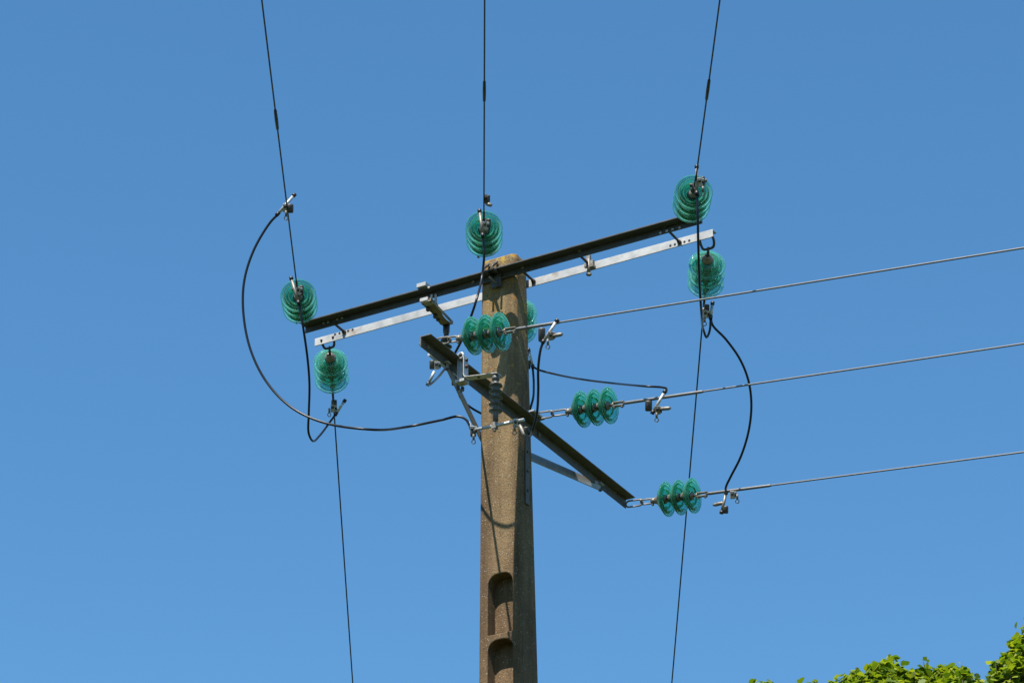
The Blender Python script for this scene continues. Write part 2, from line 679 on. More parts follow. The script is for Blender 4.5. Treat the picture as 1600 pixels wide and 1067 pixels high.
# ------------------------------------------------------------------ upper crossarm
def angle_iron(mb, a, b, leg_dir, leg, flange_dir, fl, th):
    """L section; a-b is the corner line"""
    d = (b - a).normalized()
    ln = (b - a).length
    m = (a + b) / 2
    mb.box(m + leg_dir * (leg / 2) + flange_dir * (th / 2), d, leg_dir, flange_dir, ln, leg, th)
    mb.box(m + flange_dir * (th + (fl - th) / 2) + leg_dir * (th / 2), d, leg_dir, flange_dir, ln, th, fl - th)


W_WEB = -0.012
webL = at(478, 517, w=W_WEB)
webR = at(1098, 354, w=W_WEB)
ZW = (webL.z + webR.z) / 2
uFL, uFR = uvw(webL)[0], uvw(webR)[0]
W_REAR = dA + 0.012
reL = at(491.5, 537, w=W_REAR)
reR = at(1114, 374, w=W_REAR)
ZRE = (reL.z + reR.z) / 2
uRL, uRR = uvw(reL)[0], uvw(reR)[0]
H_WEB, P_FL = 0.055, 0.085
H_RE, P_RE = 0.062, 0.06
print("beam z", webL.z, webR.z, "rear", reL.z, reR.z, "u", uFL, uFR, uRL, uRR, "dA", dA, dB, "W", uRA - uLA, "top", POLE_TOP)


def small_holes(mb, pts, n, r):
    for p in pts:
        mb.lathe([(r, 0), (r, 0.0025)], p, n, 10, smooth=False)


def make_crossarm():
    zt = ZW + H_WEB
    root = thing("crossarm", "long upper steel crossarm of one dark and one pale beam across the pole top", "crossarm", L(0, 0, ZW))
    mb = MB()
    # dark beam: vertical leg on the pole, top flange towards the viewer
    angle_iron(mb, L(uFL, W_WEB, zt), L(uFR, W_WEB, zt), -Z, H_WEB, -W, P_FL, 0.011)
    fb = mb.build("front_beam", M_DARK, root, 0.002)
    # pale beam behind, its flange turned away
    mb = MB()
    angle_iron(mb, L(uRL, W_REAR, ZRE + H_RE), L(uRR, W_REAR, ZRE + H_RE), -Z, H_RE, W, P_RE, 0.008)
    rb = mb.build("rear_beam", M_GALV, root, 0.002)
    # punched holes near the ends: pale discs imitate sky showing through, black discs the dark
    for px, py in ((506, 505), (513, 503.5), (527, 499), (534.5, 497), (1032, 364), (1042, 361), (1051, 358.5), (1062, 356)):
        p = at(px, py, w=W_WEB - .011)
        u, w, z = uvw(p)
        m2 = MB()
        m2.bolt(L(u, W_WEB - .011, z), -W, 0.0105, 0.004)
        m2.build("sky_hole", M_ALU, fb)
    for px, py in ((523.5, 522.5), (530.5, 520.5), (544, 517), (551, 515), (1047.5, 384), (1054.5, 382), (1069.5, 378), (1077, 376)):
        u, w, z = uvw(at(px, py, w=W_REAR))
        m2 = MB()
        m2.lathe([(0.009, 0), (0.009, 0.0015)], L(u, W_REAR, z), -W, 12, smooth=False)
        m2.build("hole", M_BLACK, rb)
    # tie rods through both beams
    for px, py in ((538, 519), (1062, 379), (834, 440), (922, 415)):
        u, w, z = uvw(at(px, py, w=W_REAR))
        m2 = MB()
        m2.cyl(L(u, W_WEB - .03, z + 0.012), L(u, W_REAR + .04, z), 0.0095, 10)
        m2.bolt(L(u, W_REAR - .0, z), -W, 0.017, 0.018)
        m2.bolt(L(u, W_WEB - .012, z + 0.012), -W, 0.016, 0.014)
        m2.build("tie_rod", M_CAP, root)
    # fixing plate and bolts on the pole
    m2 = MB()
    uc = (uLA + uRA) / 2
    m2.box(L(uc + .0, W_WEB - .016, ZW - .014), U, W, Z, 0.085, 0.009, 0.092)
    pl = m2.build("fixing_plate", M_DARK, root, 0.002)
    for du, dz in ((-0.032, 0.03), (0.034, 0.03)):
        m2 = MB()
        p = L(uc + du, W_WEB - .021, ZW + dz)
        m2.cyl(p, p - W * 0.11, 0.009, 10)
        m2.bolt(p, -W, 0.017, 0.016)
        m2.build("bolt", M_CAP, root)
    m2 = MB()
    p = at(765, 433, w=W_WEB - .08)
    m2.tube([p, p + W * .03, at(776, 443, w=W_WEB - .03)], 0.007, 8)
    m2.build("hook", M_FIT, root)
    # U bolts holding the middle insulator, standing on the pole top
    for px in (765, 778):
        u, w, z = uvw(at(px, 415, w=0.02))
        m2 = MB()
        m2.tube([L(u - .005, -0.05, zt + .002), L(u - .005, -.05, zt + .05), L(u + .005, -0.02, zt + .085), L(u + .01, -0.012, zt + .10)], 0.010, 8, 5)
        m2.bolt(L(u - .005, -.05, zt + .002), Z, 0.018, 0.016)
        m2.build("stud", M_CAP, root)
    # outer bolt heads near the middle of the web
    for px, py in ((740, 441), (817, 419), (906, 392)):
        u, w, z = uvw(at(px, py, w=W_WEB - .011))
        m2 = MB()
        m2.bolt(L(u, W_WEB - .011, z), -W, 0.014, 0.012)
        m2.build("bolt", M_FIT, root)
    # hanging clevis on the rear beam, between pole and right end
    m2 = MB()
    u, w, z = uvw(at(921, 415, w=W_REAR - .02))
    m2.tube([L(u, W_REAR - .03, z + .05), L(u, W_REAR - .03, z - .075)], 0.012, 10)
    m2.bolt(L(u, W_REAR - .03, z - .07), -Z, 0.02, 0.014)
    m2.box(L(u + .025, W_REAR - .03, z), U, W, Z, 0.03, 0.03, 0.05)
    m2.box(L(u - .02, W_REAR - .03, z), U, W, Z, 0.025, 0.025, 0.03)
    m2.box(L(u, W_REAR - .03, z + .05), U, W, Z, 0.03, 0.02, 0.05)
    m2.build("clevis", M_FIT, root)
    return root


make_crossarm()


# ------------------------------------------------------------------ lower arm (at right angles, bolted to the right hand face)
U_ARM = uRA + 0.012
armN = at(656, 540, u=U_ARM)      # corner bottom, near end
armF = at(977, 795.5, u=U_ARM)
ZARM = (armN.z + armF.z) / 2
wN, wF = uvw(armN)[1], uvw(armF)[1]
H_ARM = 0.075
print("arm z", armN.z, armF.z, "w", wN, wF)


def make_arm():
    zt = ZARM + H_ARM
    root = thing("side_arm", "dark rusty steel side arm crossing the pole below the upper crossarm", "support arm", L(U_ARM, 0, ZARM))
    mb = MB()
    angle_iron(mb, L(U_ARM, wN, zt), L(U_ARM, wF, zt), -Z, H_ARM, U, 0.082, 0.008)
    mb.build("beam", M_BROWN, root, 0.002)
    # flat stays back to the left hand side of the pole
    for (px, py), (qx, qy), wq in (((698, 592), (752, 684), 0.06), ((938, 771), (780, 692), 0.22)):
        a = at(px, py, u=U_ARM + .02)
        u, w, z = uvw(a)
        a = L(U_ARM + .02, w, ZARM - .004)
        b = at(qx, qy, w=wq)
        mb = MB()
        mb.bar(a, b, Z, 0.062, 0.009)
        mb.box(a + Z * .02, U, W, Z, 0.04, 0.05, 0.008)
        s = mb.build("stay", M_GREYST, root, 0.001)
        mb = MB()
        mb.bolt(a - Z * .02, -Z, 0.014, 0.014)
        mb.build("bolt", M_CAP, s)
    # fixing plate and bolts at the pole
    mb = MB()
    u, w, z = uvw(at(834, 655, u=U_ARM + .06))
    mb.box(L(U_ARM + .055, w, ZARM + H_ARM + .022), U, W, Z, 0.10, 0.16, 0.012)
    mb.box(L(U_ARM + .01, w, ZARM + H_ARM + .03), U, W, Z, 0.012, 0.16, 0.05)
    mb.build("gusset", M_GREYST, root, 0.001)
    for px, py in ((831, 672), (841, 681), (668, 541)):
        u, w, z = uvw(at(px, py, u=U_ARM + .008))
        mb = MB()
        mb.bolt(L(U_ARM + .008, w, ZARM + .03), U, 0.013, 0.012)
        mb.build("bolt", M_FIT, root)
    mb = MB()
    mb.bolt(L(U_ARM - .001, wN + .03, ZARM + .03), -U, 0.014, 0.016)
    mb.build("bolt", M_FIT, root)
    return root


make_arm()

# ------------------------------------------------------------------ insulator discs (shared meshes), axis +Z = cap side
GL = [(0.036, 0.034), (0.050, 0.038), (0.064, 0.036), (0.078, 0.029), (0.090, 0.018), (0.0985, 0.005), (0.104, -0.003), (0.112, -0.008), (0.1185, -0.0112),
      (0.1220, -0.0092), (0.1262, -0.0095), (0.1292, -0.0140), (0.1288, -0.0200), (0.1250, -0.0232), (0.1205, -0.0218), (0.1180, -0.0170),
      (0.112, -0.0138), (0.1038, -0.0105), (0.0985, -0.0180), (0.0950, -0.0240), (0.0915, -0.0215), (0.087, -0.0040), (0.081, 0.006), (0.0755, 0.004),
      (0.0725, -0.0100), (0.069, -0.0160), (0.0655, -0.0110), (0.060, 0.008), (0.053, 0.017), (0.045, 0.020), (0.036, 0.019)]
_mb = MB().lathe(GL, seg=56, closed=True)
ME_SHELL = _mb.mesh("glass_shell", M_GLASS)
_mb = MB().lathe([(0.0, 0.086), (0.012, 0.086), (0.022, 0.083), (0.026, 0.076), (0.027, 0.066), (0.035, 0.060), (0.041, 0.050), (0.043, 0.030), (0.0425, 0.026), (0.037, 0.025)], seg=24)
ME_CAP = _mb.mesh("cap", M_FIT)
_mb = MB().lathe([(0.034, 0.006), (0.030, -0.012), (0.013, -0.016), (0.010, -0.022), (0.010, -0.040), (0.017, -0.044), (0.016, -0.052), (0.0, -0.054)], seg=18)
ME_PIN = _mb.mesh("pin", M_FIT)
SP = 0.105


def frame_from(d, roll_ref=Z):
    """rotation whose -Z points along d"""
    z = -d.normalized()
    x = roll_ref.cross(z)
    if x.length < 1e-3:
        x = Vector((1, 0, 0))
    x.normalize()
    y = z.cross(x)
    return Matrix((x, y, z)).transposed()


def make_string(label, A, d, kind, l0, group):
    rot = frame_from(d)
    root = thing("insulator_string", label, "insulator string", A, group, rot)
    m = root.matrix_basis
    d = d.normalized()

    def P(x, y, s):                               # s metres along the pull direction
        return m @ Vector((x, y, -s))
    X, Y_ = (m.to_3x3() @ Vector((1, 0, 0))), (m.to_3x3() @ Vector((0, 1, 0)))
    for i in range(3):
        dk = bpy.data.objects.new("insulator_disc", ME_SHELL)
        sc.collection.objects.link(dk)
        dk.parent = root
        dk.matrix_basis = Matrix.Translation((0, 0, -(l0 + i * SP))) @ Matrix.Rotation(random.uniform(0, 6.28), 4, 'Z') @ Matrix.Rotation(R(random.uniform(-1.6, 1.6)), 4, 'X')
        put("cap", ME_CAP, dk)
        put("pin", ME_PIN, dk)
    c0 = l0 - 0.086                                # where the first cap begins
    mb = MB()
    if kind == 'side':
        # two long chain links from the arm
        h = 0.021
        a, b = -0.01, c0 * 0.56
        lk = lambda E, a, b: [P(*(E * h), b - h) if False else None]
        def link(mb, E, a, b, hh, r):
            pts = []
            n = 8
            for q in range(n + 1):
                an = -math.pi / 2 + math.pi * q / n
                pts.append(m @ Vector((0, 0, -(b - hh))) + E * (hh * math.sin(an)) + d * (hh * math.cos(an)))
            for q in range(n + 1):
                an = math.pi / 2 + math.pi * q / n
                pts.append(m @ Vector((0, 0, -(a + hh))) + E * (hh * math.sin(an)) + d * (hh * math.cos(an)))
            pts.append(pts[0])
            mb.tube(pts, r, 8)
        link(mb, Y_, a, b, 0.024, 0.0065)
        mb.build("shackle", M_FIT, root)
        mb = MB()
        link(mb, X * .8 + Y_ * .6, b - 0.014, c0 - 0.012, 0.019, 0.006)
        mb.build("shackle", M_FIT, root)
        mb = MB()
        mb.lathe([(0.0, -0.02), (0.018, -0.018), (0.022, 0.0), (0.018, 0.016)], P(0, 0, c0 - .008), d, 12)
        mb.bolt(P(0, -.015, c0 - .012), -Y_, 0.010, 0.022)
        mb.build("ball_socket", M_FIT, root)
    else:
        # U bolt through the beam, then a ball eye
        h = 0.05
        E = U
        pts = [A + E * (-h) - d * 0.0 + Z * .06 * (1 if kind == 'rear' else 0) - d * .05]
        pts = []
        up = (Z * .055 - W * .035) if kind == 'rear' else (-d * 0.06)
        pts.append(A + E * (-h) + up)
        pts.append(A + E * (-h) + up * .4)
        pts.append(A + E * (-h * .75) + d * 0.012)
        pts.append(A + d * 0.022)
        pts.append(A + E * (h * .75) + d * 0.012)
        pts.append(A + E * h + up * .4)
        pts.append(A + E * h + up)
        mb.tube(pts, 0.0095, 8, 6)
        mb.build("u_bolt", M_CAP, root)
        mb = MB()
        mb.ring(P(0, 0, 0.040), X, 0.020, 0.007)
        mb.cyl(P(0, 0, 0.055), P(0, 0, c0 + .01), 0.0105, 10)
        mb.build("ball_eye", M_CAP, root)
    # line end: socket tongue and dead end clamp
    e = l0 + 2 * SP + 0.045
    mb = MB()
    if kind == 'side':
        for s in (-1, 1):
            mb.bar(P(0, s * .013, e), P(0, s * .013, e + .085), X, 0.026, 0.006)
        mb.bolt(P(0, -.016, e + .072), -Y_, 0.011, 0.014)
        mb.bolt(P(0, -.016, e + .012), -Y_, 0.011, 0.014)
    else:
        mb.lathe([(0.0, -0.01), (0.022, -0.006), (0.027, 0.012), (0.022, 0.035), (0.014, 0.05)], P(0, 0, e), d, 14)
        for s in (-1, 1):
            mb.bar(P(s * .014, 0, e + .03), P(s * .014, 0, e + .10), Y_, 0.03, 0.007)
        mb.bolt(P(.017, 0, e + .085), X, 0.012, 0.02)
    mb.build("socket_clevis", M_FIT if kind != 'front' else M_CAP, root)
    return root, m @ Vector((0, 0, -(e + 0.075)))


STR_GRP = "glass insulator strings on the pole"


def catenary(A, d, n, length, curve):
    """sagging run from A starting in direction d"""
    h = Vector((d.x, d.y, 0)).normalized()
    sl = d.z / math.hypot(d.x, d.y)
    pts = []
    for i in range(n + 1):
        t = length * (i / n) ** 1.6
        pts.append(A + h * t + Z * (sl * t + curve * t * t))
    return pts


def conductor(label, A, d, length, curve, r, mat, sleeve, splice=None, group=None):
    pts = catenary(A, d, 46, length, curve)
    root = thing("overhead_wire", label, "overhead wire", A, group)
    MB().tube(pts, r, 8).build("strand", mat, root)
    dn = d.normalized()
    if sleeve:
        MB().tube([A - dn * .0, A + dn * .03, A + dn * (sleeve - .02), A + dn * sleeve], 1, 10,
                  radii=[r * 1.3, r * 1.75, r * 1.6, r * 1.05]).build("dead_end_sleeve", mat, root)
    if splice:
        c, ln = splice
        q = [p for p in pts]
        # follow the curve at c
        h = Vector((d.x, d.y, 0)).normalized()
        sl = d.z / math.hypot(d.x, d.y)
        f = lambda t: A + h * t + Z * (sl * t + curve * t * t)
        MB().tube([f(c - ln / 2), f(c - ln * .42), f(c), f(c + ln * .42), f(c + ln / 2)], 1, 10,
                  radii=[r * 1.05, r * 1.9, r * 2.2, r * 1.9, r * 1.05]).build("splice_sleeve", mat, root)
    return root


# front strings pull towards the viewer
S_FRONT = -0.100
dF = Vector((0, -1, S_FRONT)).normalized()
front = {}
for nm, (px, py), wv, txt in (
        ('left', (471.5, 497), -0.06, "glass insulator string at the left tip of the dark upper beam"),
        ('mid', (757, 394), -0.15, "glass insulator string just above the pole top"),
        ('right', (1076, 341), -0.06, "glass insulator string at the right tip of the dark upper beam")):
    A = at(px, py, w=wv)
    d = dF.copy()
    if nm == 'right':
        d = Vector((0.03, -1, S_FRONT)).normalized()
    front[nm] = make_string(txt, A, d, 'front', 0.19, STR_GRP)

# rear strings pull away behind the pole
S_REAR = -0.155
dR = Vector((0, 1, S_REAR)).normalized()
rear = {}
for nm, (px, py), txt in (
        ('left', (514.5, 541), "glass insulator string hanging below the left end of the pale beam"),
        ('mid', (811, 462), "glass insulator string half hidden behind the right edge of the pole"),
        ('right', (1107, 386), "glass insulator string hanging below the right end of the pale beam")):
    A = at(px, py, w=W_REAR + 0.03)
    rear[nm] = make_string(txt, A, dR, 'rear', 0.185, STR_GRP)

# side strings pull to the right from the side arm
side = {}
SIDE = {}
for nm, (px, py), (qx, qy), l0, txt in (
        ('near', (683, 534), (1600, 388.5), 0.265, "three disc glass string in front of the pole, at the side arm's near end"),
        ('mid', (832, 651), (1600, 537.5), 0.38, "three disc glass string to the right of the pole, middle of the side arm"),
        ('far', (980, 787.5), (1600, 706.5), 0.31, "three disc glass string at the lower right tip of the side arm")):
    A0 = at(px, py, u=U_ARM + 0.03)
    w = uvw(A0)[1]
    B = at(qx, qy, w=w)
    d = (B - A0).normalized()
    side[nm] = make_string(txt, A0, d, 'side', l0, STR_GRP)
    SIDE[nm] = (w, d, A0)
    print(nm, "w", w, "slope", d.z / math.hypot(d.x, d.y))

# ------------------------------------------------------------------ conductors
def prj(p):
    q = p - CAM
    return CX + F_PX * q.dot(RIGHT) / q.dot(FWD), CY - F_PX * q.dot(UP) / q.dot(FWD)


WG_F = "wires running up over the viewer"
WG_R = "wires running down behind the pole"
WG_S = "wires leaving to the right"


def fwd_splice(nm, py):
    A = front[nm][1]
    return A


for nm, spy, txt in (('left', 187, "black overhead wire rising to the top left edge of the picture"),
                     ('mid', 143, "black overhead wire rising straight above the pole top"),
                     ('right', 141, "black overhead wire rising to the top right from the dark beam")):
    A = front[nm][1]
    # distance in front at which the splice shows at height spy
    best = min((abs(((ray(800, spy).normalized()).z / ray(800, spy).normalized().y) - ((A.z + S_FRONT * t + .001 * t * t - CAM.z) / (A.y - t))), t) for t in [k * .02 for k in range(1, 400)])[1]
    conductor(txt, A, Vector(({'left': .0125, 'mid': .0095, 'right': .005}[nm], -1, S_FRONT)), 70, 0.001, 0.0053, M_WIRE_SHADE, 0.17, (best, 0.30), WG_F)
for nm, txt in (('left', "thin overhead wire running down at the lower left of the pole"),
                ('mid', "thin overhead wire hidden behind the concrete pole"),
                ('right', "thin overhead wire running down at the lower right, behind the glass discs")):
    conductor(txt, rear[nm][1], Vector(({'left': -.0045, 'mid': 0, 'right': -.0035}[nm], 1, S_REAR)), 80, 0.0012, 0.0056, M_WIRE_SHADE, 0.17, None, WG_R)
for nm, sl, txt in (('near', 0.34, "pale overhead wire leaving to the right, highest of the three"),
                    ('mid', 0.62, "pale overhead wire leaving to the right, middle of the three"),
                    ('far', 0.52, "pale overhead wire leaving to the right, lowest of the three")):
    conductor(txt, side[nm][1], SIDE[nm][1], 70, 0.0004, 0.0066, M_WIRE, sl, None, WG_S)


# ------------------------------------------------------------------ post insulators with their brackets
def post_profile(n, r0, r1, ln):
    pr = [(0.0, 0.0), (r0 * 1.05, 0.0), (r0 * 1.05, 0.028), (r0 * .8, 0.03)]
    z = 0.045
    pitch = (ln - 0.10) / n
    for i in range(n):
        pr += [(r0 * .8, z), (r0 * .85, z + pitch * .22), (r1 * .96, z + pitch * .48), (r1, z + pitch * .56), (r1 * .97, z + pitch * .62), (r0 * .95, z + pitch * .70)]
        z += pitch
    pr += [(r0 * .8, z), (r0 * .72, ln), (0, ln)]
    return pr


def make_grey_post():
    wB = uvw(at(724, 575, u=U_ARM + .08))[1]
    wB = wB - 0.02
    top = at(775, 587, w=wB)
    uT, _, zT = uvw(top)
    root = thing("post_insulator", "grey ribbed post insulator hanging under a silver bracket in front of the pole", "post insulator", top, "post insulators")
    # bracket: folded aluminium strip, a tall loop on the arm then a flat tongue
    mb = MB()
    wd = 0.062
    u0 = uvw(at(722, 560, w=wB))[0]
    zl = uvw(at(731, 591, w=wB))[2]
    zh = uvw(at(722, 556, w=wB))[2]
    th = 0.006
    # tall loop
    path = [(u0 - .018, zl), (u0 - .018, zh - .02), (u0 - .010, zh), (u0 + .010, zh + .004), (u0 + .026, zh - .012), (u0 + .028, zh - .04),
            (u0 + .028, zl + .022), (u0 + .034, zl + .006), (u0 + .05, zl), (uT + .025, zT + .004)]
    hw = Vector(W) * (wd / 2)
    vs, fs = [], []
    pl = [L(u, wB, z) for u, z in path]
    for i, p in enumerate(pl):
        t = (pl[min(i + 1, len(pl) - 1)] - pl[max(i - 1, 0)]).normalized()
        n = t.cross(W).normalized() * (th / 2)
        vs += [p - hw - n, p + hw - n, p + hw + n, p - hw + n]
    for i in range(len(pl) - 1):
        o = i * 4
        for k in range(4):
            fs.append((o + k, o + (k + 1) % 4, o + 4 + (k + 1) % 4, o + 4 + k))
    fs += [(3, 2, 1, 0), tuple(len(vs) - 4 + k for k in range(4))]
    mb.add(vs, fs)
    # hooked eye at the top of the loop
    mb.ring(L(u0 + .004, wB - wd / 2 + .004, zh - .012), W, 0.021, 0.0065, 20)
    # lower clamp jaw
    mb.box(L(u0 - .005, wB + .01, zl - .012), U, W, Z, 0.07, 0.07, 0.02)
    br = mb.build("bracket", M_ALU, root, 0.001)
    for p, dd, hh in ((L(u0 + .031, wB, (zl + zh) / 2), U, 0.014), (L(u0 + .031, wB, (zl + zh) / 2 + .05), U, 0.012), (L(u0 - .06, wB + .05, zl + .01), -Z, 0.05),
                      (L(u0 - .03, wB + .06, zl - .02), -Z, 0.03), (L(u0 + .13, wB, zl - .005), -Z, 0.012)):
        MB().bolt(p, dd, 0.012, hh).build("clamp_bolt", M_CAP, br)
    for du in (-.055, -.035):
        MB().ring(L(u0 + du, wB + .05, zl - .052), W, 0.010, 0.003).build("split_ring", M_FIT, br)
    # ribbed body hangs below
    ln = uvw(at(773, 590, w=wB))[2] - uvw(at(773, 660, w=wB))[2]
    mb = MB()
    pr = post_profile(5, 0.024, 0.046, ln)
    mb.lathe(pr, L(uT - .002, wB, zT - .004), -Z, 28)
    mb.build("ribbed_body", M_POLYMER, root)
    mb = MB()
    mb.lathe([(0.0, 0), (0.024, 0.0), (0.024, 0.022), (0.016, 0.032), (0.0, .033)], L(uT - .002, wB, zT - .002), -Z, 14)
    mb.build("top_nut", M_ALU, root)
    # terminal rod
    a, b = at(737, 672.5, w=wB), at(819, 655.5, w=wB)
    mb = MB()
    mb.tube([a, b], 0.011, 12)
    rd = mb.build("terminal_rod", M_ALU, root)
    mb = MB()
    c = at(773, 665, w=wB)
    mb.box(c, U, W, Z, 0.035, 0.03, 0.045)
    mb.bolt(c - Z * .02, -Z, 0.012, 0.02)
    mb.build("rod_clamp", M_FIT, rd)
    return wB


WB = make_grey_post()


def make_upper_post():
    uc = uvw(at(670, 453, w=W_WEB))[0]
    w1 = 0.34
    top = at(697.5, 506, w=w1)
    uT, _, zT = uvw(top)
    zt = ZW + H_WEB
    root = thing("post_insulator", "dark post insulator on a stained bracket under the left half of the upper crossarm", "post insulator", top, "post insulators")
    mb = MB()
    # clamp around the dark beam
    mb.box(L(uc, -0.085, zt + .016), U, W, Z, 0.075, 0.07, 0.030)
    mb.box(L(uc, -0.030, zt + .010), U, W, Z, 0.06, 0.05, 0.018)
    mb.bolt(L(uc + .052, -0.09, zt - .012), -W, 0.010, 0.012)
    cl = mb.build("beam_clamp", M_GALV, root, 0.002)
    mb = MB()
    mb.box(L(uc + .005, -0.05, ZW - .036), U, W, Z, 0.065, 0.08, 0.028)
    mb.box(L(uc + .070, -.03, ZW - .022), U, W, Z, 0.018, 0.010, 0.075)
    mb.box(L(uc + .045, -.045, ZW - .026), U, W, Z, 0.016, 0.012, 0.075)
    mb.build("lower_jaw", M_GALV, root, 0.002)
    # tongue running back under both beams
    mb = MB()
    a = L(uc + .02, -0.085, ZW - .060)
    b = L(uT, w1 + .04, zT + .008)
    ud = (b - a).normalized()
    vs, fs = [], []
    n = 10
    for i in range(n + 1):
        t = i / n
        p = a + (b - a) * t + Z * (0.025 * math.sin(t * math.pi * 2))
        hw = 0.040 - 0.012 * t + 0.006 * math.sin(t * 9)
        vs += [p - U * hw, p + U * hw, p + U * hw + Z * .009, p - U * hw + Z * .009]
        # turned-down lips
    for i in range(n):
        o = i * 4
        for k in range(4):
            fs.append((o + k, o + (k + 1) % 4, o + 4 + (k + 1) % 4, o + 4 + k))
    fs += [(3, 2, 1, 0), tuple(n * 4 + k for k in range(4))]
    mb.add(vs, fs)
    mb.bar(a + U * .038 + Z * .012, b + U * .030 + Z * .012, Z, 0.024, 0.006)
    mb.bar(a - U * .038 + Z * .012, b - U * .026 + Z * .012, Z, 0.024, 0.006)
    br = mb.build("bracket", M_STAIN, root, 0.001)
    for t in (0.2, 0.5, 0.62):
        MB().bolt(a + (b - a) * t - U * .02, -Z, 0.016, 0.03).build("clamp_bolt", M_CAP, br)
    # body
    mb = MB()
    ln = 0.36
    pr = post_profile(5, 0.022, 0.050, ln)
    pr = [(0.0, 0.0), (0.026, 0.0), (0.024, 0.07), (0.02, 0.08)] + [(r, h + .07) for r, h in post_profile(4, 0.021, 0.043, ln - .07)[3:]]
    mb.lathe(pr, L(uT, w1, zT), -Z, 24)
    mb.build("ribbed_body", M_ROD, root)
    a, b = L(uT, w1 - .24, zT - ln), L(uT, w1 + .22, zT - ln)
    mb = MB()
    mb.tube([a, b], 0.011, 12)
    mb.build("terminal_rod", M_ALU, root)
    print("upper post rod px", uvw(a), uvw(b))
    return uT, w1, zT - ln, a, b


M_STAIN = metal_mat("stained_bracket", (0.25, 0.185, 0.115), (0.38, 0.30, 0.205), 0.65, 0.1, (0.13, 0.07, 0.035), 0.52, 16)

upost = make_upper_post()


# ------------------------------------------------------------------ tap connectors (clamps that tie a cable to a wire)
CG = "tap clamps on the wires"


def connector(label, pos, w=None, Y=None, stub=None, stub_tip=True, drum=None, jaw=None, ring=None, handle=None, mat=None):
    """all given as photo points on the plane w or Y; sizes in metres"""
    k = dict(w=w) if w is not None else dict(Y=Y)
    c = at(*pos, **k)
    root = thing("tap_clamp", label, "cable clamp", c, CG)
    mat = mat or M_ALU
    if jaw:
        mb = MB()
        j = at(*jaw, **k)
        mb.box(j, RIGHT, FWD, UP, 0.030, 0.036, 0.058)
        mb.box(j + UP * .016 + RIGHT * .010, RIGHT, FWD, UP, 0.044, 0.032, 0.018)
        mb.box(j - UP * .018 + RIGHT * .004, RIGHT, FWD, UP, 0.040, 0.030, 0.015)
        jw = mb.build("jaw", mat, root, 0.003)
        mb = MB()
        mb.bolt(j + RIGHT * .014 - UP * .006 - FWD * .0, RIGHT, 0.012, 0.018)
        mb.bolt(j - FWD * .018 + UP * .008, -FWD, 0.011, 0.012, 0.012)
        mb.build("bolt", M_CAP, jw)
    if stub:
        a, b = at(*stub[0], **k), at(*stub[1], **k)
        a = a - FWD * .012; b = b - FWD * .012
        mb = MB().tube([a, b], 0.0105, 12)
        st = mb.build("stub", M_ALU if stub_tip != 'dark' else M_FIT, root)
        dd = (b - a).normalized()
        if stub_tip:
            MB().tube([b - dd * .006, b + dd * .016], 0.0145, 10).build("stub_cap", M_BLACK, st)
        MB().tube([a + dd * .004, a - dd * .024], 0.0140, 10).build("stub_cap", M_BLACK, st)
    if drum:
        (dx, dy), dw, dh = drum
        q = at(dx, dy, **k)
        mb = MB()
        sc_ = (q - CAM).length / F_PX
        mb.lathe([(0, 0), (dw * sc_ * .40, 0.0), (dw * sc_ * .5, dh * sc_ * .12), (dw * sc_ * .5, dh * sc_ * .88), (dw * sc_ * .42, dh * sc_), (0, dh * sc_)],
                 q - UP * (dh * sc_ / 2), UP, 14)
        mb.build("cover", M_CAP, root)
    if ring:
        q = at(*ring, **k)
        mb = MB()
        mb.ring(q, FWD * .9 + RIGHT * .4, 0.0135, 0.0035)
        mb.cyl(q + UP * .015, q + UP * .05, 0.008, 8)
        mb.build("eye_bolt", M_FIT, root)
    if handle:
        a, b = at(*handle[0], **k), at(*handle[1], **k)
        mb = MB().tube([a, a + (b - a) * .25, a + (b - a) * .8, b], 1, 10, radii=[.009, .013, .0135, .007])
        mb.build("spindle", M_FIT, root)
    return root, c


Yl = front['left'][1].y
Ym = front['mid'][1].y
Yr = front['right'][1].y


def wire_y(A, slope, curve, px, py, sgn=-1):
    """Y on a front (or rear) wire that the sight line at row py meets"""
    r = ray(px, py)
    k = r.z / r.y
    best = min((abs(k - (A.z + slope * t + curve * t * t - CAM.z) / (A.y + sgn * t)), t) for t in [q * .005 for q in range(0, 1600)])[1]
    return A.y + sgn * best


YL_TAP = wire_y(front['left'][1], S_FRONT, .001, 450, 327)
YM_TAP = wire_y(front['mid'][1], S_FRONT, .001, 760, 313)
print("tap Y", YL_TAP, YM_TAP, Yl, Ym, Yr, [v[1].y for v in rear.values()])
YRL, YRM, YRR = [rear[k][1].y for k in ('left', 'mid', 'right')]
WN, WM, WF_ = SIDE['near'][0], SIDE['mid'][0], SIDE['far'][0]

connector("tap clamp with white stub on the top left wire, start of the big cable loop", (448, 327), Y=YL_TAP, stub=((435.5, 333), (459, 306)), drum=((452.5, 326), 12, 14), jaw=(445.5, 325), ring=(447, 341))
connector("tap clamp in front of the leftmost glass string of the dark beam", (466, 452), Y=Yl - .06, stub=((466, 471), (455.5, 436)), stub_tip='dark', drum=((471, 454), 7, 16), jaw=(466, 455))
connector("tap clamp in front of the glass string above the pole top", (757, 352), Y=Ym - .06, stub=((754, 366), (749.5, 331)), stub_tip='dark', drum=((763.5, 350), 7, 16), jaw=(757.5, 353))
connector("small dark clamp on the middle wire, above the glass string over the pole top", (758, 313), Y=YM_TAP, drum=((761.5, 313), 7, 15), jaw=(758.5, 311), handle=((760, 319), (769, 321)), mat=M_CAP)
connector("tap clamp in front of the right glass string of the dark beam", (1091, 287), Y=Yr - .08, stub=((1088.5, 300), (1088.5, 262)), stub_tip='dark', drum=((1098, 284), 7, 16), jaw=(1093, 285), ring=(1098.5, 303), handle=((1098, 282), (1105, 283)))
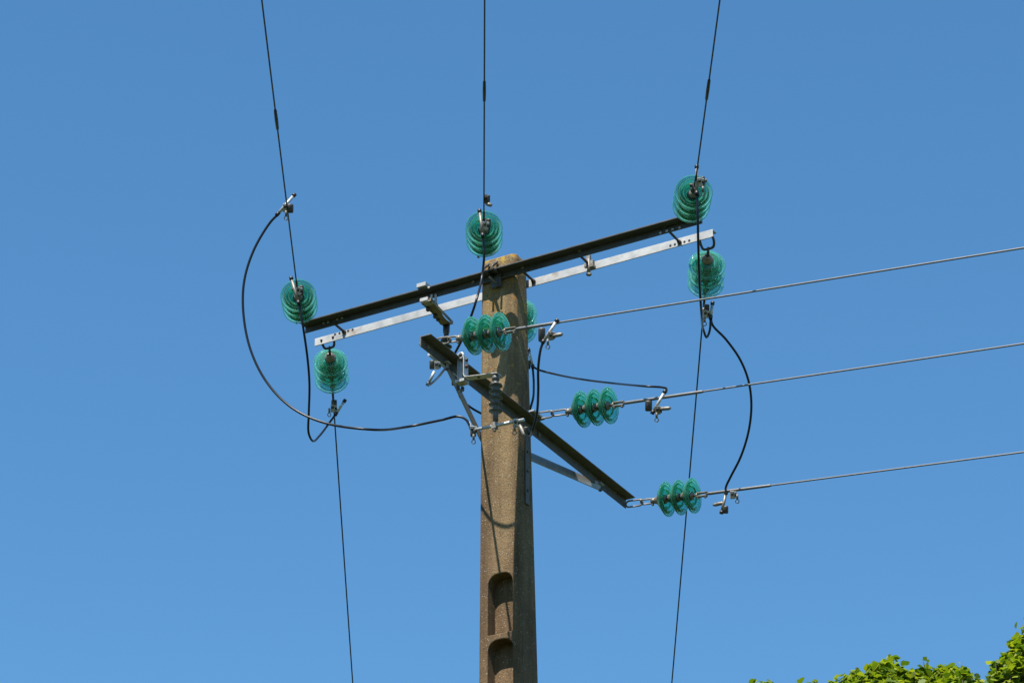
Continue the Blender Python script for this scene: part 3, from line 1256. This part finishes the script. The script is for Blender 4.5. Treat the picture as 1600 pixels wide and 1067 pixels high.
connector("tap clamp with white stub pointing up right below the lower left glass string", (523, 637), Y=YRL + .05, stub=((526, 645), (538, 627)), drum=((522, 632), 9, 15), jaw=(520, 638), ring=(514.5, 648))
connector("tap clamp under the lower right glass string, where two black cables meet", (1105, 485), Y=YRR + .05, stub=((1110.5, 494), (1113, 475)), drum=((1104, 484), 9, 17), jaw=(1102, 491), ring=(1101, 506), handle=((1103, 480), (1098, 486)))
connector("tap clamp on the highest right hand wire, beside the pole", (858, 522), w=WN, stub=((850, 532), (869.5, 502)), drum=((846.5, 523), 11, 22), jaw=(860, 525), ring=(856, 542), handle=((864, 525), (879, 522)), mat=M_FIT)
connector("tap clamp hanging from the middle right hand wire", (1026, 635), w=WM, stub=((1021, 642), (1038, 613)), drum=((1013.5, 634), 11, 17), jaw=(1027, 641), ring=(1026, 656), handle=((1031, 639), (1048, 637.5)), mat=M_FIT)
connector("tap clamp on the lowest right hand wire, below the end of the curved cable", (1135, 782), w=WF_, stub=((1134, 771), (1127.5, 799)), stub_tip='dark', drum=((1134, 796), 8, 12), jaw=(1144, 773), ring=(1152, 783), handle=((1132, 785), (1114, 789)))
connector("tap clamp on the left end of the silver rod below the grey post insulator", (740, 674), w=WB, stub=((736, 668), (732, 660)), stub_tip=False, drum=((739.5, 677), 9, 11), jaw=(738, 672), ring=(740, 690))
connector("tap clamp on the right end of the silver rod, against the pole", (807, 662), w=WB, drum=((822, 672), 8, 11), jaw=(805.5, 661), ring=(804, 676), handle=((812, 664), (820, 681)))
connector("tap clamp at the lower left of the side arm with its stub pointing down left", (683, 571), w=upost[1] - .24, stub=((670, 598), (679, 580)), stub_tip=False, drum=((675.5, 570), 9, 14), jaw=(682, 571))
connector("small tap clamp behind the bracket foot of the side arm", (713, 595), w=upost[1] + .16, drum=((711, 596), 11, 13), ring=(715, 607))
connector("white stub clamp at the right edge of the pole below the hidden glass string", (829, 568), Y=YRM + .05, stub=((832, 571), (826, 548)), drum=((824, 570), 10, 14))

# ------------------------------------------------------------------ black jumper cables
JG = "black jumper cables"


def jumper(label, pts, r=0.0085):
    P = [p if isinstance(p, Vector) else at(p[0], p[1], **p[2]) for p in pts]
    o = MB().tube(P, r, 10, 10)
    root = o.build("jumper_cable", M_CABLE)
    c = P[0].copy()
    root.data.transform(Matrix.Translation(-c))
    root.location = c
    return tag(root, label, "cable", JG)


Y = lambda v: dict(Y=v)
Wd = lambda v: dict(w=v)
yB = at(740, 672, w=WB).y
# big loop, from the left wire round to the grey post insulator
jumper("big round black cable loop on the left of the pole", [
    (435.5, 334, Y(YL_TAP)), (422, 348, Y(YL_TAP + .02)), (397, 390, Y(YL_TAP + .06)), (382, 437, Y(YL_TAP + .1)), (380, 486, Y(YL_TAP + .13)), (391, 545, Y(YL_TAP + .14)),
    (416, 596, Y(YL_TAP + .13)), (456, 637, Y(YL_TAP + .08)), (509, 661, Y(YL_TAP + .0)), (580, 671, Y(YL_TAP - .1)), (640, 666, Y(yB + .12)), (690, 656, Y(yB + .05)),
    (716, 650.5, Y(yB + .01)), (728, 655.5, Y(yB)), (735, 667, Y(yB))], 0.0085)
jumper("thin black cable hanging from the left glass string and hooking up to the lower one", [
    (466, 470, Y(Yl - .06)), (470, 490, Y(Yl - .05)), (475, 520, Y(Yl)), (480.5, 560, Y(Yl + .15)), (483.5, 600, Y(Yl + .35)), (482.5, 645, Y(Yl + .6)),
    (482, 675, Y(Yl + .75)), (487.5, 688, Y(Yl + .85)), (499, 681, Y(YRL - .15)), (515, 660, Y(YRL)), (526, 645, Y(YRL + .05))])
jumper("black cable running down past both glass strings at the right end of the crossarm", [
    (1088.5, 300, Y(Yr - .08)), (1090, 330, Y(Yr - .06)), (1091, 380, Y(Yr + .05)), (1093, 440, Y(Yr + .35)), (1096, 490, Y(Yr + .7)),
    (1099, 515, Y(YRR - .1)), (1104, 527, Y(YRR)), (1109, 516, Y(YRR + .04)), (1110.5, 495, Y(YRR + .05))])
yF = at(1134, 770, w=WF_).y
jumper("black cable bowed out to the right, down to the lowest right hand wire", [
    (px, py, Y(YRR + .05 + (yF - YRR - .05) * (k / 10) ** 1.5)) for k, (px, py) in enumerate((
        (1110.5, 496), (1113.5, 508), (1134, 530), (1156, 561), (1169.5, 595), (1174, 632), (1170, 672), (1158, 712), (1142, 744), (1134.5, 760), (1134, 772)))])
yU = at(680, 580, w=upost[1] - .24).y
jumper("black cable from the string above the pole top, passing behind the nearest three discs", [
    (754, 366, Y(Ym - .06)), (756.5, 395, Y(Ym - .03)), (753.5, 430, Y(Ym + .02)), (744, 470, Wd(-.73)), (735, 497, Wd(-.69)), (722, 530, Wd(-.63)), (706, 560, Wd(-.53)),
    (690, 583, Wd(-.30)), (679, 595, Wd(-.05)), (671, 601, Wd(.05)), (669, 600, Wd(.09)), (670, 597, Wd(upost[1] - .24))])
jumper("black cable passing behind the pole from the side arm to the white stub clamp", [
    at(714, 600, w=upost[1] + .16), at(720, 622, w=.5), at(735, 636, w=.55), at(752, 646, w=.6), at(790, 665, w=.65), at(820, 655, w=.62), at(831, 630, w=.58), at(834, 600, Y=YRM),
    at(833, 582, Y=YRM + .04), at(832, 572, Y=YRM + .05)])
yM = at(1040, 612, w=WM).y
jumper("black cable crossing from the white stub clamp to the middle right hand wire", [
    at(832, 572, Y=YRM + .05), at(840, 577, Y=YRM + .06), at(865, 584, Y=YRM), at(905, 592, Y=(YRM * .75 + yM * .25)), at(960, 599, Y=(YRM * .4 + yM * .6)), at(1010, 603.5, Y=yM), at(1034, 605, Y=yM),
    at(1041, 607, Y=yM), at(1041, 613, Y=yM)], 0.0075)
yN = at(850, 532, w=WN).y
jumper("black cable hanging from the highest right hand wire down beside the pole edge", [
    (850, 532, Y(yN)), (845, 545, Y(yN + .01)), (841, 575, Y(yN + .06)), (841, 610, Y(yN + .15)), (839, 645, Y(yN + .22)), (833, 670, Y(yN + .3)), (827, 679, Y(yB)), (823, 674, Y(yB - .02))])


# ------------------------------------------------------------------ trees
LEAF_2D = np.array([(0, 0), (.16, .10), (.30, .17), (.33, .32), (.50, .36), (.46, .52), (.52, .70), (.34, .76), (.20, .98), (0, 1.06),
                    (-.20, .98), (-.34, .76), (-.52, .70), (-.46, .52), (-.50, .36), (-.33, .32), (-.30, .17), (-.16, .10)])


def rand_dirs(n):
    v = rng.normal(size=(n, 3))
    return v / np.linalg.norm(v, axis=1, keepdims=True)


def leaves_object(name, centers, sizes, outdirs, mat, parent, org):
    n = len(centers)
    # leaf faces lean outwards and upwards, with wide scatter
    nrm = outdirs * .7 + np.array([0, 0, .55]) + rand_dirs(n) * .75
    nrm /= np.linalg.norm(nrm, axis=1, keepdims=True)
    tip = rand_dirs(n) + outdirs * .5
    tip -= nrm * np.sum(tip * nrm, axis=1, keepdims=True)
    tip /= np.linalg.norm(tip, axis=1, keepdims=True)
    sidev = np.cross(nrm, tip)
    k = len(LEAF_2D)
    curl = (LEAF_2D[:, 0] ** 2) * .5 - ((LEAF_2D[:, 1] - .5) ** 2) * .35
    cv = rng.uniform(-.3, 1.2, size=(n, 1, 1))
    V = centers[:, None, :] + sizes[:, None, None] * (sidev[:, None, :] * LEAF_2D[None, :, 0:1] + tip[:, None, :] * (LEAF_2D[None, :, 1:2] - .3)
                                                     + nrm[:, None, :] * (curl[None, :, None] * cv))
    V = V.reshape(-1, 3) - np.array(org)
    me = bpy.data.meshes.new(name)
    me.vertices.add(n * k)
    me.vertices.foreach_set('co', V.astype(np.float32).ravel())
    me.loops.add(n * k)
    me.loops.foreach_set('vertex_index', np.arange(n * k, dtype=np.int32))
    me.polygons.add(n)
    me.polygons.foreach_set('loop_start', (np.arange(n) * k).astype(np.int32))
    me.polygons.foreach_set('loop_total', np.full(n, k, dtype=np.int32))
    me.update(calc_edges=True)
    me.validate()
    me.materials.append(mat)
    o = bpy.data.objects.new(name, me)
    sc.collection.objects.link(o)
    o.parent = parent
    return o


M_BARK = plain("oak_bark", (0.11, 0.085, 0.06), 0.9, 0, 12, 0.4)


def make_tree(label, base, tips, fill, mat, seed, leaf=0.074):
    """base: foot on the ground; tips: (point, spread) sprays on the crown's outline; fill: ellipsoid lobes (centre, radii, count)"""
    global rng
    rng = np.random.default_rng(seed)
    rr = random.Random(seed)
    root = thing("oak_tree", label, "tree", base, "leafy trees at the lower right")
    C, S, D = [], [], []
    limbs = MB()
    top = max(p.z for p, s in tips)
    fork = base + Z * (top * 0.34)
    trunk = MB()
    trunk.tube([base - Z * .4, base, base + Z * (top * .1) + RIGHT * .06, base + Z * (top * .22) - RIGHT * .05, fork, base + Z * (top * .62) + RIGHT * .2, base + Z * (top * .86)],
               1, 14, 0, True, [.46, .40, .31, .28, .24, .13, .05])
    trunk.build("trunk", M_BARK, root)
    for (c, rad, cnt) in fill:
        nd = max(12, int(cnt / 28))
        dirs = rand_dirs(nd)
        pos = np.array(c) + dirs * np.array(rad) * rng.uniform(.72, 1.0, size=(nd, 1))
        mid = Vector(c)
        h = max(fork.z, min(mid.z - .5, base.z + top * .7))
        st = Vector((base.x, base.y, h * .75))
        limbs.tube([st, st.lerp(mid, .5) + Z * .2, mid], 1, 8, 4, True, None if False else [0.11 - .09 * i / 8 for i in range(9)])
        for q, dv in zip(pos, dirs):
            m = int(cnt / nd)
            C.append(q + rng.normal(size=(m, 3)) * .19)
            S.append(rng.uniform(.7, 1.25, size=m) * leaf)
            D.append(np.tile(dv, (m, 1)))
    for (p, spread) in tips:
        # a leafy shoot: a few twigs fanning out, leaves along each, thinning towards the tips
        for tw in range(rr.choice((2, 3, 3, 4))):
            q = p if tw == 0 else p + Vector((rr.uniform(-1, 1) * spread * 1.2, rr.uniform(-1, 1) * spread * 1.2, -rr.uniform(.05, .45) * spread * 2))
            ln = rr.uniform(.5, .9)
            lean = Vector((rr.uniform(-.6, .6), rr.uniform(-.6, .6), 1)).normalized()
            foot = q - lean * ln
            pts = [foot, foot.lerp(q, .5) + RIGHT * rr.uniform(-.05, .05), q - lean * .02]
            limbs.tube(pts, 1, 6, 4, True, [.014 - .009 * i / 8 for i in range(9)])
            m = int(rr.uniform(60, 105))
            t = rng.uniform(0, 1, size=m) ** .7
            base_p = np.array(foot) + np.outer(t, np.array(q - foot))
            off = rand_dirs(m) * ((.035 + spread * .7 * (1.0 - t * .75)) * rng.uniform(.3, 1.1, size=m))[:, None]
            C.append(base_p + off)
            S.append(rng.uniform(.45, 1.4, size=m) * leaf)
            dv = off + np.array([0, 0, .05])
            D.append(dv / np.linalg.norm(dv, axis=1, keepdims=True))
    for q in range(len(tips)):
        # a few thin bare-stemmed sprigs that stand proud of the crown
        p = tips[q][0]
        if rr.random() < .55 or tips[q][1] > .19:
            continue
        foot = p - Z * .25
        tip_ = p + Vector((rr.uniform(-.1, .1), rr.uniform(-.1, .1), rr.uniform(.03, .10)))
        limbs.tube([foot, foot.lerp(tip_, .5), tip_], 1, 5, 3, True, [.008 - .005 * i / 6 for i in range(7)])
        m = rr.randint(12, 20)
        t = rng.uniform(.3, 1.03, size=m)
        pos = np.array(foot) + np.outer(t, np.array(tip_ - foot)) + rng.normal(size=(m, 3)) * .035
        C.append(pos)
        S.append(rng.uniform(.35, .95, size=m) * leaf)
        D.append(rand_dirs(m))
    limbs.build("limb", M_BARK, root)
    leaves_object("crown", np.concatenate(C), np.concatenate(S), np.concatenate(D), mat, root, base)
    return root


def tree_from(pxs, Yd, label, base_px, seed, mat, depth_rad):
    tips = []
    fill = []
    for px, py, sp in pxs:
        p = at(px, py, Y=Yd + random.uniform(-.4, .4))
        tips.append((p, sp))
    bx = at(base_px, 1060, Y=Yd)
    base = Vector((bx.x, Yd + .5, 0))
    return tips, base


TY = 30.0
M_LEAF = leaf_mat("oak_leaf", (0.055, 0.105, 0.010), (0.145, 0.205, 0.016), (0.31, 0.335, 0.03))


def crown_tips(rows, Yd, seed):
    rr = random.Random(seed)
    out = []
    for px, py, sp in rows:
        out.append((at(px, py, Y=Yd + rr.uniform(-.3, .3)), sp))
        # neighbours a little lower and deeper, so the crown has body behind its outline
        for q in range(4):
            out.append((at(px + rr.uniform(-14, 14), py + rr.uniform(12, 44), Y=Yd + rr.uniform(-.9, 1.2)), sp * 1.15))
    return out


rowsA = [(1186, 1067, .11), (1264, 1070, .12), (1308, 1067, .12), (1318, 1058, .13), (1332, 1054, .14), (1346, 1056, .14), (1358, 1046, .14), (1372, 1042, .14),
         (1386, 1034, .12), (1396, 1031, .12), (1402, 1044, .14), (1412, 1052, .12), (1428, 1064, .11), (1443, 1046, .12), (1453, 1043, .11), (1464, 1064, .10),
         (1478, 1057, .10), (1486, 1044, .11), (1497, 1041, .11), (1508, 1056, .10), (1519, 1064, .09), (1380, 1060, .2), (1350, 1066, .2), (1415, 1068, .2), (1490, 1072, .14)]
tipsA = crown_tips(rowsA, TY, 3)
cA = at(1400, 1160, Y=TY + .6)
fillA = []
rr = random.Random(5)
for k in range(16):
    fillA.append(((cA.x + rr.uniform(-2.0, 2.0), cA.y + rr.uniform(-1.4, 1.8), cA.z - .55 + rr.uniform(-.5, .05)), (0.75, .75, .5), 700))
for k in range(60):
    z = rr.uniform(5.2, cA.z - .6)
    rad = 3.1 * math.sin(math.pi * min(1, max(.15, (z - 3.5) / (cA.z - 2.5)))) ** .6
    an = rr.uniform(0, 6.28)
    rad *= rr.uniform(.45, 1.0)
    fillA.append(((cA.x + math.cos(an) * rad, cA.y + math.sin(an) * rad, z), (1.1, 1.1, .8), 800))
make_tree("leafy green oak, its broad crown top at the bottom edge right of the pole", Vector((cA.x, cA.y, 0)), tipsA, fillA, M_LEAF, 11)

rowsB = [(1563, 1033, .08), (1569, 1037, .09), (1574, 1048, .10), (1577, 1034, .11), (1587, 1026, .11), (1580, 1050, .15), (1596, 1010, .10), (1599, 996, .09), (1604, 990, .10),
         (1600, 1030, .15), (1592, 1056, .18), (1576, 1064, .12), (1614, 985, .15), (1630, 980, .2), (1650, 978, .3), (1690, 990, .34), (1730, 1010, .34)]
tipsB = crown_tips(rowsB, TY - 1.5, 8)
cB = at(1700, 1130, Y=TY - 1.2)
fillB = []
for k in range(12):
    fillB.append(((cB.x + rr.uniform(-.45, 1.3), cB.y + rr.uniform(-1.2, 1.6), cB.z - .35 + rr.uniform(-.5, .1)), (0.65, .7, .5), 650))
for k in range(50):
    z = rr.uniform(5.2, cB.z - .8)
    rad = 2.4 * math.sin(math.pi * min(1, max(.15, (z - 3.5) / (cB.z - 2.5)))) ** .6
    an = rr.uniform(0, 6.28)
    rad *= rr.uniform(.4, 1.0)
    fillB.append(((cB.x + .4 + math.cos(an) * rad, cB.y + math.sin(an) * rad, z), (1.0, 1.0, .8), 760))
make_tree("taller leafy oak rising at the lower right corner of the picture", Vector((cB.x + .4, cB.y, 0)), tipsB, fillB, M_LEAF, 23)
